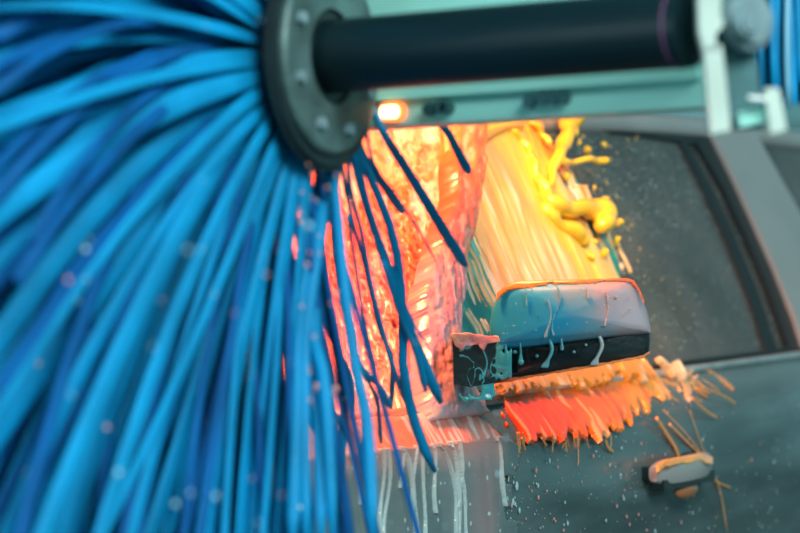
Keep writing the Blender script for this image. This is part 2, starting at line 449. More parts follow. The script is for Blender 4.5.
# belt trim
bar('belt_trim', [Vector((X, 2.148, 0.946)) for X in (3.66, 4.2, 4.8, 5.06)], 0.0085, 0.0085, 'chrome', 12, Vector((0, -1, 1)))
bar('window_sweep', [Vector((X, 2.158, 0.958)) for X in (3.66, 4.2, 4.8, 5.1)], 0.006, 0.006, 'seal', 12)
# wheel (front), under the fender
wh = empty('wheel', (3.2 - 3.6, 2.22 - 2.9, 0.33)); wh.parent = car
WL = Vector((3.2, 2.14, 0.33))
from_bm('tyre', cyl_bm(WL, (0, 1, 0), 0.33, 0.2, 56), 'rubber', wh, True, 40, bevel=.03)
from_bm('wheel_rim', cyl_bm(WL - Vector((0, .004, 0)), (0, 1, 0), 0.22, 0.05, 40), 'chrome', wh, True, 40)
wh2 = empty('wheel', (5.7 - 3.6, 2.22 - 2.9, 0.33)); wh2.parent = car
WL = Vector((5.75, 2.14, 0.33))
from_bm('tyre', cyl_bm(WL, (0, 1, 0), 0.33, 0.2, 56), 'rubber', wh2, True, 40, bevel=.03)
from_bm('wheel_rim', cyl_bm(WL - Vector((0, .004, 0)), (0, 1, 0), 0.22, 0.05, 40), 'chrome', wh2, True, 40)
from_bm('underbody', box_bm((3.0, 2.3, 0.2), (6.0, 3.5, 0.44)), 'interior', car, False)

# door handle
ha_, hb_ = onY(658, 474, 2.042), onY(713, 463, 2.042); hx0, hx1 = ha_.x, hb_.x; HZ = (ha_.z + hb_.z) / 2; hm_ = (hx0 + hx1) / 2
han = empty('door_handle', (hm_ - 3.6, 2.06 - 2.9, HZ)); han.parent = car
bm = bmesh.new(); n = 14; rings = []
for i in range(n + 1):
    t = i / n; x = hx0 + (hx1 - hx0) * t; e = (1 - abs(2 * t - 1) ** 5) ** .5 if 0 < t < 1 else .25
    hh = 0.024 * (0.45 + .55 * e); yc = 2.052 - 0.014 * math.sin(math.pi * t); dd = 0.013 * (0.5 + .5 * e)
    rings.append([bm.verts.new((x, yc + dd * math.copysign(abs(math.cos(a)) ** .6, math.cos(a)), HZ + hh * math.copysign(abs(math.sin(a)) ** .6, math.sin(a)))) for a in [2 * math.pi * j / 14 for j in range(14)]])
for i in range(n):
    for j in range(14): bm.faces.new([rings[i][j], rings[i][(j + 1) % 14], rings[i + 1][(j + 1) % 14], rings[i + 1][j]])
bm.faces.new(rings[0][::-1]); bm.faces.new(rings[-1])
from_bm('handle_grip', bm, 'paint_frame', han)
bm = bmesh.new(); bmesh.ops.create_uvsphere(bm, u_segments=20, v_segments=12, radius=1, matrix=Matrix.Translation((hm_ + .085, 2.082, HZ - .012)) @ Matrix.Diagonal((.11, .008, .040, 1)))
from_bm('handle_recess', bm, 'black', han)
from_bm('handle_underside', box_bm((hx0 + .012, 2.036, HZ - .032), (hx1 - .006, 2.062, HZ - .012)), 'black', han, True, 40, bevel=.006)
for xx in (hx0 + .02, hx1 - .02): from_bm('handle_mount', box_bm((xx - .012, 2.05, HZ - .012), (xx + .012, 2.085, HZ + .012)), 'black', han, True, 40, bevel=.004)

# wing mirror
mir = empty('wing_mirror', at(560, 335, 4.0) - Vector((3.6, 2.9, 0))); mir.parent = car
MD = 3.98
MWF = lambda X: .075 * np.clip((652 - X) / 157, 0, 1) ** 2     # the front of the mirror sweeps back towards the car
def pillow(name, outline, dep, mname, parent, back=0.10, bulge=0.032, cen=None):
    P = []
    n = len(outline)
    for i in range(n):                                   # subdivide outline
        a = outline[i]; b_ = outline[(i + 1) % n]
        k = max(1, int(math.hypot(b_[0] - a[0], b_[1] - a[1]) / 5))
        for j in range(k): P.append((a[0] + (b_[0] - a[0]) * j / k, a[1] + (b_[1] - a[1]) * j / k))
    cx = cen[0] if cen else sum(p[0] for p in P) / len(P); cy = cen[1] if cen else sum(p[1] for p in P) / len(P)
    bm = bmesh.new(); rings = []
    for ins, dz in ((4, back), (0.5, back * .8), (0, 0.006), (1.2, -.002), (3.5, -0.3 * bulge), (7, -0.45 * bulge)):
        rings.append([])
        for (x, y) in P:
            l = math.hypot(x - cx, y - cy); f = max(0.3, 1 - ins / max(l, 1) * 1.0)
            fx = cx + (x - cx) * (1 - ins / max(abs(outline_w(outline)) / 2, 1)); fy = cy + (y - cy) * (1 - ins / max(outline_h(outline) / 2, 1))
            rings[-1].append(bm.verts.new(at(fx, fy, dep + dz + float(MWF(fx)))))
    for s_, dz in ((.9, -.55), (.8, -.66), (.7, -.74), (.6, -.8), (.5, -.86), (.4, -.9), (.3, -.94), (.15, -.98)):
        rings.append([bm.verts.new(at(cx + (x - cx) * s_ * .9, cy + (y - cy) * s_ * .86, dep + dz * bulge + float(MWF(cx + (x - cx) * s_ * .9)))) for x, y in P])
    for a, b_ in zip(rings[:-1], rings[1:]):
        for i in range(len(P)): bm.faces.new([a[i], a[(i + 1) % len(P)], b_[(i + 1) % len(P)], b_[i]])
    c = bm.verts.new(at(cx, cy, dep - bulge + float(MWF(cx))))
    for i in range(len(P)): bm.faces.new([rings[-1][i], rings[-1][(i + 1) % len(P)], c])
    bm.faces.new(rings[0][::-1])
    return from_bm(name, bm, mname, parent, True, 60)
def outline_w(o): return max(p[0] for p in o) - min(p[0] for p in o)
def outline_h(o): return max(p[1] for p in o) - min(p[1] for p in o)
cap_o = [(490, 340), (489.5, 326), (492, 310), (498, 293), (504, 285.5), (517, 282), (560, 280), (600, 279.2), (627, 278.6), (634, 281.5), (640, 292), (647, 311), (650.5, 326), (651, 333), (620, 336), (576, 341), (530, 347), (494, 350)]
low_o = [(493, 343), (530, 341), (576, 335), (620, 330), (649.5, 325), (650.5, 340), (649, 352), (643, 357), (600, 365), (550, 373.5), (494, 383), (491, 372)]
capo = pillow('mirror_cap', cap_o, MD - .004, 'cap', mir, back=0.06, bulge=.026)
tag(capo, 'upper shell with teal soap and painted brush reflection fading to pinkish grey')
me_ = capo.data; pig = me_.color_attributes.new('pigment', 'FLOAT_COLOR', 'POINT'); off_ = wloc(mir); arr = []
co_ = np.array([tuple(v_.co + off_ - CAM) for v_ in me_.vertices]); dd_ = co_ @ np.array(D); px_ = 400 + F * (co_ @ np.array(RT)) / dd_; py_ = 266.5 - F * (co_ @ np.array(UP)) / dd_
cc_ = np.ones((len(co_), 4)); cc_[:, :3] = ramp(px_ + 40 * (fbm(px_ / 22, py_ / 14, 201, 3) - .5) + .35 * (300 - py_) * (px_ > 540), [(490, (.01, .46, .80)), (548, (.02, .46, .76)), (578, (.20, .44, .56)), (605, (.46, .42, .48)), (650, (.52, .42, .46))]); pig.data.foreach_set('color', cc_.ravel())  # ramp paints the blue brush's reflection into the teal soap colour
low = pillow('mirror_lower_shell', low_o, MD + .010, 'black', mir, back=0.09, bulge=.016)
gl_o = [(500, 350), (500, 300), (515, 290), (625, 287), (640, 320), (643, 346)]
from_bm('mirror_glass', slab_bm([at(x, y, MD + .151) for x, y in gl_o], D * .004), 'chrome', mir, False)
# arm and sail plate
from_bm('mirror_arm', slab_bm([at(x, y, MD + .06) for x, y in [(452, 337), (470, 335), (497, 341), (499, 382), (470, 387), (454, 384)]], D * .13), 'black', mir, True, 50, bevel=.008, seg=3)
from_bm('sail_plate', slab_bm([p + GL_N * .012 for p in [hg(447, 270), hg(456, 272), hg(476, 345), hg(505, 388), G(3.77, .955), G(3.61, .95)]], GL_N * -.02), 'black', mir, True, 40, bevel=.004)
# body-colour foot under the arm
from_bm('mirror_foot', slab_bm([hit(x, y, SH_P, SH_N) + SH_N * .012 for x, y in [(458, 384), (497, 380), (500, 408), (466, 412)]], SH_N * -.03), 'black', mir, True, 40, bevel=.005)

# ------------------------------------------------------------------ foam on the car (pigments: cream, yellow, orange, red-pink, pink, lilac, teal)
CREAM, YEL, ORA, RED, PINK, LIL, TEAL, WHT = (.95, .80, .50), (.98, .62, .06), (.95, .32, .05), (.85, .10, .04), (.85, .33, .33), (.55, .42, .50), (.05, .48, .55), (.70, .80, .80)
cl = np.array

def f_wind(X, Y):
    n1 = fbm(X / 26, Y / 40, 1, 4); n2 = streak(X, Y, 78, 7, 60, 4, 3); n3 = fbm(X / 7, Y / 10, 9, 3)
    wr = np.abs(fbm(X / 9, Y / 16, 12, 3) - .5)                      # wrinkles and running beads
    h = 0.004 + 0.012 * n1 + 0.009 * n2 + 0.004 * n3 - .006 * np.exp(-(wr / .02) ** 2) + .010 * sst(.66, .76, vn(X / 3.2, Y / 4.5, 14)) * (Y < 330)
    k = inpoly(X, Y, [(285, 100), (456, 100), (458, 250), (450, 300), (452, 445), (285, 445)]) + 5 * (n1 - .5)
    c = ramp(Y + 100 * (n1 - .5) + 40 * (n2 - .5), [(110, (.96, .66, .42)), (150, (.95, .42, .20)), (195, (.93, .19, .06)), (250, (.90, .14, .08)), (300, (.86, .20, .20)), (350, (.82, .30, .33)), (430, (.60, .44, .48))])
    c = mixc(c, (.88, .14, .05), sst(.60, .74, n3) * .6 * (1 - sst(300, 390, Y))); c = mixc(c, (.97, .86, .70), sst(.54, .66, n1) * .7 * (1 - sst(180, 300, Y)))
    c = mixc(c, (.80, .10, .03), np.exp(-(wr / .014) ** 2) * .55 * (1 - sst(300, 400, Y)))
    return h, c, k
foam_sheet('windscreen_foam', car, (285, 100, 462, 445), 1.2, WS_P + WS_N * .004, WS_N, f_wind)

def f_pillar(X, Y):
    edge = inpoly(X, Y, [(441, 108), (474, 108), (470, 170), (460, 225), (452, 262), (447, 300), (444, 338), (449, 366), (457, 390), (472, 421), (415, 428), (408, 300), (425, 240), (440, 200)])
    n1 = fbm(X / 14, Y / 22, 21, 3); n2 = streak(X, Y, 80, 4, 50, 22)
    k = edge + 6 * (n1 - .5); n3 = fbm(X / 5, Y / 9, 25, 3); h = 0.003 + .008 * np.sqrt(np.clip(k / 14, 0, 1)) + .006 * n2 + .005 * n3
    c = ramp(Y + 60 * (n1 - .5), [(120, (.95, .30, .06)), (190, (.92, .15, .05)), (240, (.88, .18, .13)), (300, (.80, .25, .28)), (380, (.66, .42, .50)), (425, (.62, .45, .50))]); c = mixc(c, (.62, .50, .62), sst(.50, .66, n2) * .7 * sst(250, 300, Y)); c = mixc(c, (.80, .10, .03), sst(.52, .66, n3) * .55 * sst(280, 200, Y)); c = mixc(c, (.96, .66, .45), sst(.42, .32, n3) * .4)
    return h, c, k
foam_sheet('pillar_foam', car, (404, 106, 480, 430), 1.0, A0 - Vector((0, .004, 0)), GL_N, f_pillar, .030)

def f_ledge(X, Y):
    n1 = fbm(X / 16, Y / 12, 31, 3); n2 = streak(X, Y, 62, 3, 40, 32)
    k = inpoly(X, Y, [(290, 426), (400, 419), (461, 411), (480, 423), (501, 440), (503, 444), (460, 451), (400, 460), (290, 480)]) + 3 * (n1 - .5)
    h = .002 + .003 * n1 + .003 * n2 + .003 * np.clip(k / 6, 0, 1)
    c = ramp(X + 50 * (n1 - .5), [(320, (.95, .45, .30)), (400, (.92, .27, .17)), (500, (.88, .28, .22))]); c = mixc(c, (.92, .66, .6), sst(.57, .64, n2) * .9)
    return h, c, k
foam_sheet('fender_top_foam_reflection', car, (290, 405, 506, 484), 1.0, SH_P, SH_N, f_ledge, .003)  # ledge foam, its salmon colour paints in the orange lamp's reflection

def f_film(X, Y):
    n1 = fbm(X / 24, Y / 30, 141, 4); n2 = streak(X, Y, 84, 8, 110, 142, 3); top = 440 + (503 - X) * .11
    k = np.minimum(Y - top + 3, 512 + (Y - 445) * .02 - X + 46 * (fbm(X / 9, Y / 16, 144, 4) - .5))
    c = ramp(Y - top + 22 * (n1 - .5), [(0, (.80, .32, .26)), (10, (.56, .36, .34)), (26, (.25, .28, .28)), (100, (.18, .25, .26))])
    c = mixc(c, (.12, .19, .20), sst(.50, .66, n2) * .6 * sst(5, 25, Y - top)); c = mixc(c, (.50, .30, .30), sst(462, 482, X + 10 * (n1 - .5)) * .5 * sst(504, 488, X)); c = mixc(c, (.14, .20, .205), sst(486, 512, X + 18 * (n1 - .5)))
    return .0008 + .002 * n1, c, k
foam_sheet('fender_side_film', car, (290, 436, 520, 545), 1.2, Vector((0, 2.078, .8)), DOOR_N, f_film, .0015)

def f_side(X, Y):
    top = 440 + (503 - X) * .11; m_ = np.full(X.shape, -1.0)
    rr = random.Random(5)
    for i in range(15):
        x_ = rr.gauss(413, 34) if i % 3 else rr.uniform(330, 505); w_ = rr.uniform(.6, 2.0); ln = rr.uniform(35, 140); ph = rr.uniform(0, 6); am = rr.uniform(.8, 3); bow = rr.uniform(-2, 16)
        yy = (Y - top) / 60; cx_ = x_ + bow * np.sqrt(np.clip(yy, 0, 9)) * .9 + am * np.sin(yy * 3.4 + ph)
        t_ = (Y - top + 5) / ln; r_ = w_ * (.55 + .45 * np.sin(yy * 5 + ph * 2) + .5 * sst(.86, .97, t_)); r_ = np.maximum(r_, .7)
        m_ = np.maximum(m_, np.where((t_ > 0) & (t_ < 1), 1 - np.abs(X - cx_) / r_, -1))
    n1 = fbm(X / 24, Y / 30, 41, 3)
    c = ramp(Y - top + 20 * (n1 - .5), [(0, (.92, .66, .58)), (18, (.72, .66, .62)), (45, (.58, .70, .68)), (100, (.52, .66, .66))])
    return .0006 + .004 * np.sqrt(np.clip(m_, 0, 1)), c, m_
foam_sheet('fender_side_foam', car, (300, 434, 530, 545), .7, Vector((0, 2.078, .8)), DOOR_N, f_side, .0045)

FAN = [(446, 104), (530, 104), (540, 140), (562, 168), (592, 212), (620, 262), (628, 300), (520, 330), (500, 395), (484, 350), (468, 300), (455, 245), (449, 180)]
def f_water(X, Y):
    n1 = fbm(X / 20, Y / 26, 151, 3); n2 = streak(X, Y, 64, 6, 60, 152, 3)
    k = np.maximum(inpoly(X, Y, FAN), inpoly(X, Y, [(446, 230), (500, 230), (510, 300), (500, 400), (470, 405), (447, 345)])) + 14 * (n2 - .36) + 6 * (n1 - .5)
    return .0005 + .001 * n2, ramp(n2, [(.3, (.0, .20, .20)), (.5, (.01, .38, .33)), (.7, (.20, .62, .50))]), k
foam_sheet('teal_soap_film', car, (440, 104, 640, 400), 1.2, GL_P + GL_N * .0125, GL_N, f_water, .0008)
def f_glass(X, Y):
    # fan of yellow foam sprayed down the side window
    n1 = fbm(X / 30, Y / 30, 51, 3); n2 = .6 * streak(X, Y, 66, 2.6, 95, 52, 3) + .4 * streak(X, Y, 69, 5.3, 60, 58, 3); n3 = streak(X, Y, 64, 8, 110, 55, 2)
    k = inpoly(X, Y, FAN)
    dens = np.clip((k + 2) / 40, 0, 1)
    dens = np.clip((k + 12 * (n3 - .5)) / 56, 0, 1); thr = .56 - .52 * dens - .30 * sst(225, 150, Y) + .33 * sst(512, 476, X + (265 - Y) * .3) * sst(195, 250, Y) + .16 * sst(20, 0, k) + .30 * np.exp(-((X - 519) / 6) ** 2 - ((Y - 268) / 11) ** 2)
    v = n2 * .66 + n3 * .34 - thr
    thin = np.minimum(streak(X, Y, 66, 1.9, 45, 171, 2) - .56, .05 * np.minimum(k + 8, 30)) * 3
    thin = np.where(Y > 185, thin, -1); m_ = np.maximum(np.minimum(v, (k + 3) * .05), thin)
    h = .0008 + .008 * np.sqrt(np.clip(v, 0, .6)) * (.8 + .5 * n2) + .004 * n1
    c = ramp(Y + 70 * (n1 - .5), [(115, (.95, .18, .01)), (150, (.96, .36, .04)), (205, (.96, .50, .14)), (270, (.92, .55, .27)), (390, (.88, .62, .36))])
    c = mixc(c, (.90, .36, .16), sst(.46, .62, n3) * .65 * sst(280, 170, Y)); c = mixc(c, (.93, .42, .16), sst(505, 455, X) * .7 * sst(300, 200, Y))
    c = mixc(c, (.96, .84, .62), sst(.54, .66, n2) * .75 * sst(150, 220, Y)); c = mixc(c, (.88, .34, .08), sst(.48, .38, n2) * .7)
    c = mixc(c, YEL, (1 - sst(8, 32, np.abs((X - 500) - (Y - 150) * .62 - 14))) * .75)
    arc_ = np.hypot((X - 512) / 52, (Y - 182) / 52); c = mixc(c, (.85, .22, .10), np.exp(-((arc_ - 1) / .07) ** 2) * .7 * (X < 515) * (Y < 190))
    h = h + .012 * np.exp(-((arc_ - 1) / .06) ** 2) * (X < 515) * (Y < 190)
    return h, c, m_
foam_sheet('side_window_foam', car, (440, 104, 640, 400), .7, GL_P + GL_N * .0125, GL_N, f_glass, .0022)

def f_belt(X, Y):
    n1 = fbm(X / 15, Y / 12, 61, 3); n2 = streak(X, Y, 55, 2.8, 34, 62, 2); n3 = streak(X, Y, 60, 8, 60, 66, 2)
    k = inpoly(X, Y, [(494, 384), (560, 376), (640, 365), (672, 370), (700, 384), (712, 402), (672, 408), (640, 420), (598, 436), (560, 438), (520, 437), (508, 424)])
    k = k + 26 * (streak(X, Y, 62, 5, 70, 68, 2) - .5) - 10 * sst(596, 640, X) * (vn(X / 5 - Y / 9, Y / 60, 69) > .5)
    n2 = .5 * n2 + .5 * streak(X, Y, 52, 4.4, 46, 63, 3)
    thr = .56 - .034 * np.clip(k, -4, 10) + .40 * sst(590, 700, X)
    v = n2 * .6 + n3 * .4 - thr + .05; m_ = np.minimum(v, (k + 4) * .05)
    h = .001 + .006 * np.sqrt(np.clip(v, 0, .5)) * (.8 + .4 * n2) + .002 * n1
    c = ramp(X + 50 * (n1 - .5), [(500, (.90, .075, .01)), (560, (.92, .11, .01)), (605, (.93, .20, .02)), (650, (.96, .38, .03)), (700, (.75, .50, .32))])
    c = mixc(c, (.98, .50, .20), sst(.62, .68, n2) * .8); c = mixc(c, (.62, .05, .03), sst(.45, .35, n2) * .5)
    return h, c, m_
foam_sheet('belt_foam', car, (488, 360, 716, 444), .7, SH_P, SH_N, f_belt, .004)

def f_lower(X, Y):
    n1 = fbm(X / 15, Y / 12, 71, 3); n2 = streak(X, Y, 58, 3.0, 34, 72, 2)
    k = inpoly(X, Y, [(496, 380), (560, 370), (640, 360), (680, 364), (712, 380), (692, 386), (620, 380), (560, 388), (500, 394)])
    n2 = .55 * n2 + .45 * streak(X, Y, 48, 6, 40, 75, 3); k = k + 14 * (n1 - .5); v = n2 - .47 + .02 * np.clip(k, -3, 8) - .40 * sst(590, 720, X)
    c = ramp(X + 60 * (n1 - .5), [(500, (.93, .50, .20)), (560, (.95, .38, .05)), (640, (.95, .32, .03)), (720, (.70, .50, .34))]); c = mixc(c, (.9, .85, .6), sst(.6, .7, n2) * .6)
    return .001 + .005 * np.sqrt(np.clip(v, 0, .4)), c, np.minimum(v, (k + 3) * .05)
foam_sheet('trim_foam', car, (490, 354, 724, 400), .7, Vector((0, 2.142, .95)), Vector((0, -1, .6)).normalized(), f_lower, .010)

MW = lambda X: MWF(X)
def f_mirror(X, Y):
    n1 = fbm(X / 11, Y / 11, 81, 3)
    loop = 1 - np.abs(fbm(X / 15, Y / 19, 85, 3) - .5) * 6.5; loop = np.where((X < 512) & (Y > 340) & (Y < 400), loop, -1) - .25
    drips = np.zeros(X.shape) - 1
    for (cx, yt, yb, wd, am) in [(505, 344, 366, 2.2, 1.5), (520, 344, 362, 1.8, .8), (548, 338, 368, 3.0, 4), (598, 334, 366, 3.2, 4), (561, 338, 350, 1.5, 1), (484, 352, 378, 3.2, 3)]:
        cxx = cx + am * np.sin((Y - yt) / 7.0)
        rr = wd * (0.65 + .6 * sst(yb - 9, yb - 2, Y)); q = 1 - np.abs(X - cxx) / rr
        drips = np.maximum(drips, np.where((Y > yt - 4) & (Y < yb), q, -1))
    for (cx, cy, rr) in [(521, 362, 3), (515, 352, 2), (466, 400, 2.4), (537, 356, 1.8), (574, 352, 1.6), (586, 345, 1.5)]:
        drips = np.maximum(drips, 1 - np.hypot(X - cx, Y - cy) / rr)
    m_ = np.maximum(loop, drips)
    m_ = np.minimum(m_, .1 * inpoly(X, Y, [(452, 338), (496, 341), (648, 327), (648, 356), (494, 383), (497, 410), (470, 412), (455, 390)]))
    c = ramp(X + 30 * (n1 - .5), [(460, (.06, .42, .46)), (520, (.04, .45, .55)), (560, (.14, .50, .58)), (600, (.50, .56, .58))])
    return .0006 + .003 * np.sqrt(np.clip(m_, 0, 1)), c, m_
foam_sheet('mirror_drips', mir, (450, 336, 652, 412), .7, at(560, 340, MD - .012), -D, f_mirror, .0, MW)

def f_streaks(X, Y):
    m_ = np.full(X.shape, -1.0)
    for (cx, yt, yb, wd, am) in [(548, 300, 338, 1.6, 3), (556, 284, 336, .9, 4), (606, 292, 326, .9, 2), (525, 286, 306, .8, 1.5), (586, 286, 300, .8, 2)]:
        m_ = np.maximum(m_, np.where((Y > yt) & (Y < yb), 1 - np.abs(X - cx - am * np.sin((Y - yt) / 9)) / (wd * (.6 + .5 * sst(yb - 10, yb, Y))), -1))
    m_ = np.maximum(m_, 1.6 * (vn(X / 2.2, Y / 2.6, 88) - .90)) * 1.0
    m_ = np.minimum(m_, .1 * inpoly(X, Y, [(500, 294), (517, 285), (630, 281), (648, 322), (576, 334), (498, 344)]))
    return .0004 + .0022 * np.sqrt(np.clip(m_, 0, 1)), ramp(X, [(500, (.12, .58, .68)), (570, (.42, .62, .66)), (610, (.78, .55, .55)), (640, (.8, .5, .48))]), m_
foam_sheet('cap_streaks', mir, (496, 280, 650, 346), .8, at(560, 340, MD - .028), -D, f_streaks, .0, MW)

def f_mtop(X, Y):
    n1 = fbm(X / 8, Y / 4, 91, 3)
    top = np.interp(X, [497, 505, 517, 627, 634, 640, 646], [294, 286, 282.2, 278.8, 281.5, 291, 306])
    low = top + 3.0 + 6 * (n1 - .35) + 3.5 * sst(560, 510, X)
    k = np.minimum(np.minimum(low - Y, Y - top + .6), np.minimum(X - 497, 644 - X))
    return .001 + .0025 * np.sqrt(np.clip(k / 3, 0, 1)), ramp(X + 60 * (n1 - .5), [(500, (.95, .28, .05)), (570, (.97, .42, .12)), (640, (.90, .20, .08))]), k
foam_sheet('mirror_top_orange_glow', mir, (495, 274, 648, 310), .6, at(560, 282, MD - .010), (-D + UP * .5).normalized(), f_mtop, .0, MW)  # orange overhead light on the mirror's top edge, painted as a foam strip
def f_pink(X, Y):
    n1 = fbm(X / 9, Y / 7, 95, 3)
    k = inpoly(X, Y, [(450, 334), (470, 333), (498, 336), (500, 341), (488, 344), (484, 352), (478, 345), (466, 346), (462, 352), (455, 345)])
    return .002 + .004 * n1, ramp(n1, [(.3, (.85, .25, .25)), (.7, (.95, .45, .30))]), k + 3 * (n1 - .5)
foam_sheet('arm_foam', mir, (448, 330, 502, 356), .7, at(475, 340, MD + .050), -D, f_pink, .0)
def f_under(X, Y):
    top = np.interp(X, [494, 550, 600, 643, 649], [382, 372.5, 364, 356, 352]); n1 = fbm(X / 8, Y / 4, 97, 3); k = 1.4 + 2 * (n1 - .5) - np.abs(Y - top - .6)
    return .002 + .001 * n1, ramp(X, [(495, (.90, .18, .06)), (600, (.92, .30, .10))]), np.minimum(k, np.minimum(X - 494, 650 - X))
foam_sheet('mirror_bottom_foam', mir, (492, 346, 652, 388), .6, at(560, 372, MD), -D, f_under, .0, MW)

# foam on the door handle
def f_han(X, Y):
    n1 = fbm(X / 8, Y / 5, 99, 3); top = np.interp(X, [656, 664, 700, 714], [468, 461.5, 455.5, 459]); k = np.minimum(top + 5 + 6 * (n1 - .4) - Y, Y - top + 1.5)
    return .001 + .002 * n1, ramp(X, [(656, (.95, .35, .06)), (690, (.96, .50, .14)), (714, (.8, .5, .3))]), np.minimum(k, np.minimum(X - 657, 712 - X))
foam_sheet('handle_foam', han, (655, 452, 716, 474), .7, Vector((0, 2.026, .79)), Vector((0, -1, .35)).normalized(), f_han, .001)
# runs of foam from belt to handle and below; drips
v, f = [], []
def run(pts, w_, P=Vector((0, 2.078, .8)), N=DOOR_N, lift=.003):
    q = catmull([hit(x, y, P, N) + N * lift for x, y in pts], 14)
    tube(q, [w_ * (0.5 + .6 * abs(math.sin(i * 1.7 + pts[0][0])) * (1 if i < 13 else .4)) for i in range(14)], 8, .6, N, v, f)
rs_ = random.Random(9)
for _ in range(34):
    x_ = rs_.uniform(585, 705); y_ = 380 + rs_.uniform(-8, 18) - .05 * (x_ - 600); l_ = rs_.uniform(14, 34)
    run([(x_, y_), (x_ + l_ * .5, y_ + l_ * .32), (x_ + l_, y_ + l_ * (.62 + rs_.uniform(-.1, .15)))], rs_.uniform(.0012, .0042), SH_P, SH_N, .006)
for _ in range(12):
    x_ = rs_.uniform(515, 610); y_ = 432; l_ = rs_.uniform(8, 22); run([(x_, y_), (x_ + 1, y_ + l_ * .5), (x_ + rs_.uniform(-1, 4), y_ + l_)], rs_.uniform(.001, .0026))
for pts, w_ in [([(655, 418), (664, 432), (674, 448), (678, 460)], .0045), ([(668, 424), (684, 440), (700, 456)], .003), ([(662, 410), (690, 440), (716, 482), (726, 533)], .0016), ([(688, 410), (697, 436), (706, 462)], .0016),
                ([(602, 430), (606, 446), (612, 452)], .003), ([(563, 436), (565, 452)], .003), ([(520, 438), (524, 450)], .003), ([(590, 436), (600, 442)], .003), ([(540, 438), (545, 446)], .0025),
                ([(700, 470), (716, 482), (730, 488)], .002), ([(576, 436), (577, 458), (576, 466)], .0016), ([(690, 398), (706, 412), (716, 418)], .003), ([(700, 386), (722, 396), (735, 404)], .0025)]:
    run(pts, w_)
o = mesh('foam_runs', v, f, mat('peach_foam', (.93, .40, .12), .25, coat=.5, sub=.15), car); o['kind'] = 'stuff'
v, f = [], []
for x, y in [(686, 488), (684, 492), (690, 494)]:
    pass
bm = bmesh.new(); bmesh.ops.create_icosphere(bm, subdivisions=3, radius=1, matrix=Matrix.Translation(onY(686, 490, 2.05)) @ Matrix.Diagonal((.045, .012, .016, 1)))
o = from_bm('handle_drip', bm, mat('brown_orange_foam', (.42, .16, .06), .25, coat=.5), han); o['kind'] = 'stuff'

# specks of foam and water on door and glass
def specks(name, parent, regs, material, P, N, seed):
    rr = random.Random(seed); v, f = [], []
    for (x0, y0, x1, y1, n, smin, smax) in regs:
        for _ in range(n):
            x = rr.uniform(x0, x1); y = rr.uniform(y0, y1); p = hit(x, y, P, N); s = smin + (smax - smin) * rr.random() ** 3
            base = len(v); st = 1 + rr.random() * 1.3; t1 = N.cross(Vector((1, 0, 0))).normalized(); t2 = Vector((1, 0, 0))
            for (a, c, e) in ((1, 0, 0), (.5, .87, 0), (-.5, .87, 0), (-1, 0, 0), (-.5, -.87, 0), (.5, -.87, 0), (0, 0, .6)):
                v.append(tuple(p + t2 * a * s * 1.5 + t1 * c * s * st + N * (e * s + .0005)))
            for i in range(6): f.append((base + i, base + (i + 1) % 6, base + 6))
    o = mesh(name, v, f, material, parent); o['kind'] = 'stuff'; return o
pk = mat('pink_foam_speck', (.88, .38, .30), .3); tl = mat('pale_foam_speck', (.55, .72, .72), .3); am_ = mat('warm_light_foam_speck', (.95, .60, .22), .3)
DP = Vector((0, 2.076, .8))
specks('pink_specks', car, [(505, 440, 660, 533, 95, .0006, .0026), (320, 445, 510, 533, 60, .0006, .0024), (660, 400, 800, 533, 40, .0008, .0025)], pk, DP, DOOR_N, 1)
specks('pale_specks', car, [(505, 430, 800, 533, 190, .0005, .0024), (320, 450, 520, 533, 160, .0008, .004)], tl, DP, DOOR_N, 2)
specks('window_specks', car, [(600, 140, 780, 350, 900, .0003, .0013), (550, 128, 700, 240, 900, .0003, .0013)], tl, GL_P, GL_N, 3)
specks('window_warm_light_specks', car, [(540, 126, 640, 300, 260, .0005, .0022), (620, 150, 700, 350, 45, .0006, .002)], am_, GL_P + GL_N * .002, GL_N, 4)  # foam specks packed densely to paint the warm light's brown tone on the glass
specks('beads_on_windscreen', car, [(320, 130, 450, 400, 220, .0012, .004)], mat('orange_bead', (.75, .16, .05), .15, coat=.6), WS_P + WS_N * .016, WS_N, 5)

# ------------------------------------------------------------------ yellow foam splash in the air
def meta(name, balls, material, label=None, cat=None, kind=None, res=.0035):
    mb = bpy.data.metaballs.new(name); mb.resolution = res; mb.render_resolution = res; mb.threshold = .25
    o = bpy.data.objects.new(name + '_source', mb); COL.objects.link(o)
    for p, r_ in balls:
        e = mb.elements.new(); e.co = p; e.radius = r_ * 1.75
    bpy.context.view_layer.update(); dg = bpy.context.evaluated_depsgraph_get()
    me = bpy.data.meshes.new_from_object(o.evaluated_get(dg)); bpy.data.objects.remove(o)
    me.materials.clear(); q = finish(name, me, material); tag(q, label, cat, None, kind); return q
balls = []
def trail(pts, n, lift0, lift1):
    n = n * 3; q = catmull([(x, y, w_) for x, y, w_ in pts], n)
    for i, p in enumerate(q):
        l = lift0 + (lift1 - lift0) * i / (n - 1)
        balls.append((hg(p.x, p.y) + GL_N * (l + .014 + .004 * math.sin(i * .25)), max(p.z, 1) * (1 + .06 * math.sin(i * .21)) / 600.))
trail([(555, 118, 11), (553, 130, 9), (551, 141, 5), (549, 152, 6.5), (543, 164, 5), (540, 178, 4), (537, 192, 3), (533, 200, 2.2)], 34, .03, .012)
trail([(561, 121, 5), (558, 131, 4), (556, 144, 3)], 10, .035, .03)
trail([(543, 170, 2.8), (556, 171, 2.8), (570, 170, 3), (583, 173, 3.6)], 18, .02, .04)
trail([(520, 165, 3), (524, 180, 4), (530, 196, 5), (538, 210, 6), (552, 217, 6.5), (568, 217, 7.5), (583, 220, 9), (588, 228, 9), (580, 236, 7)], 46, .012, .034)
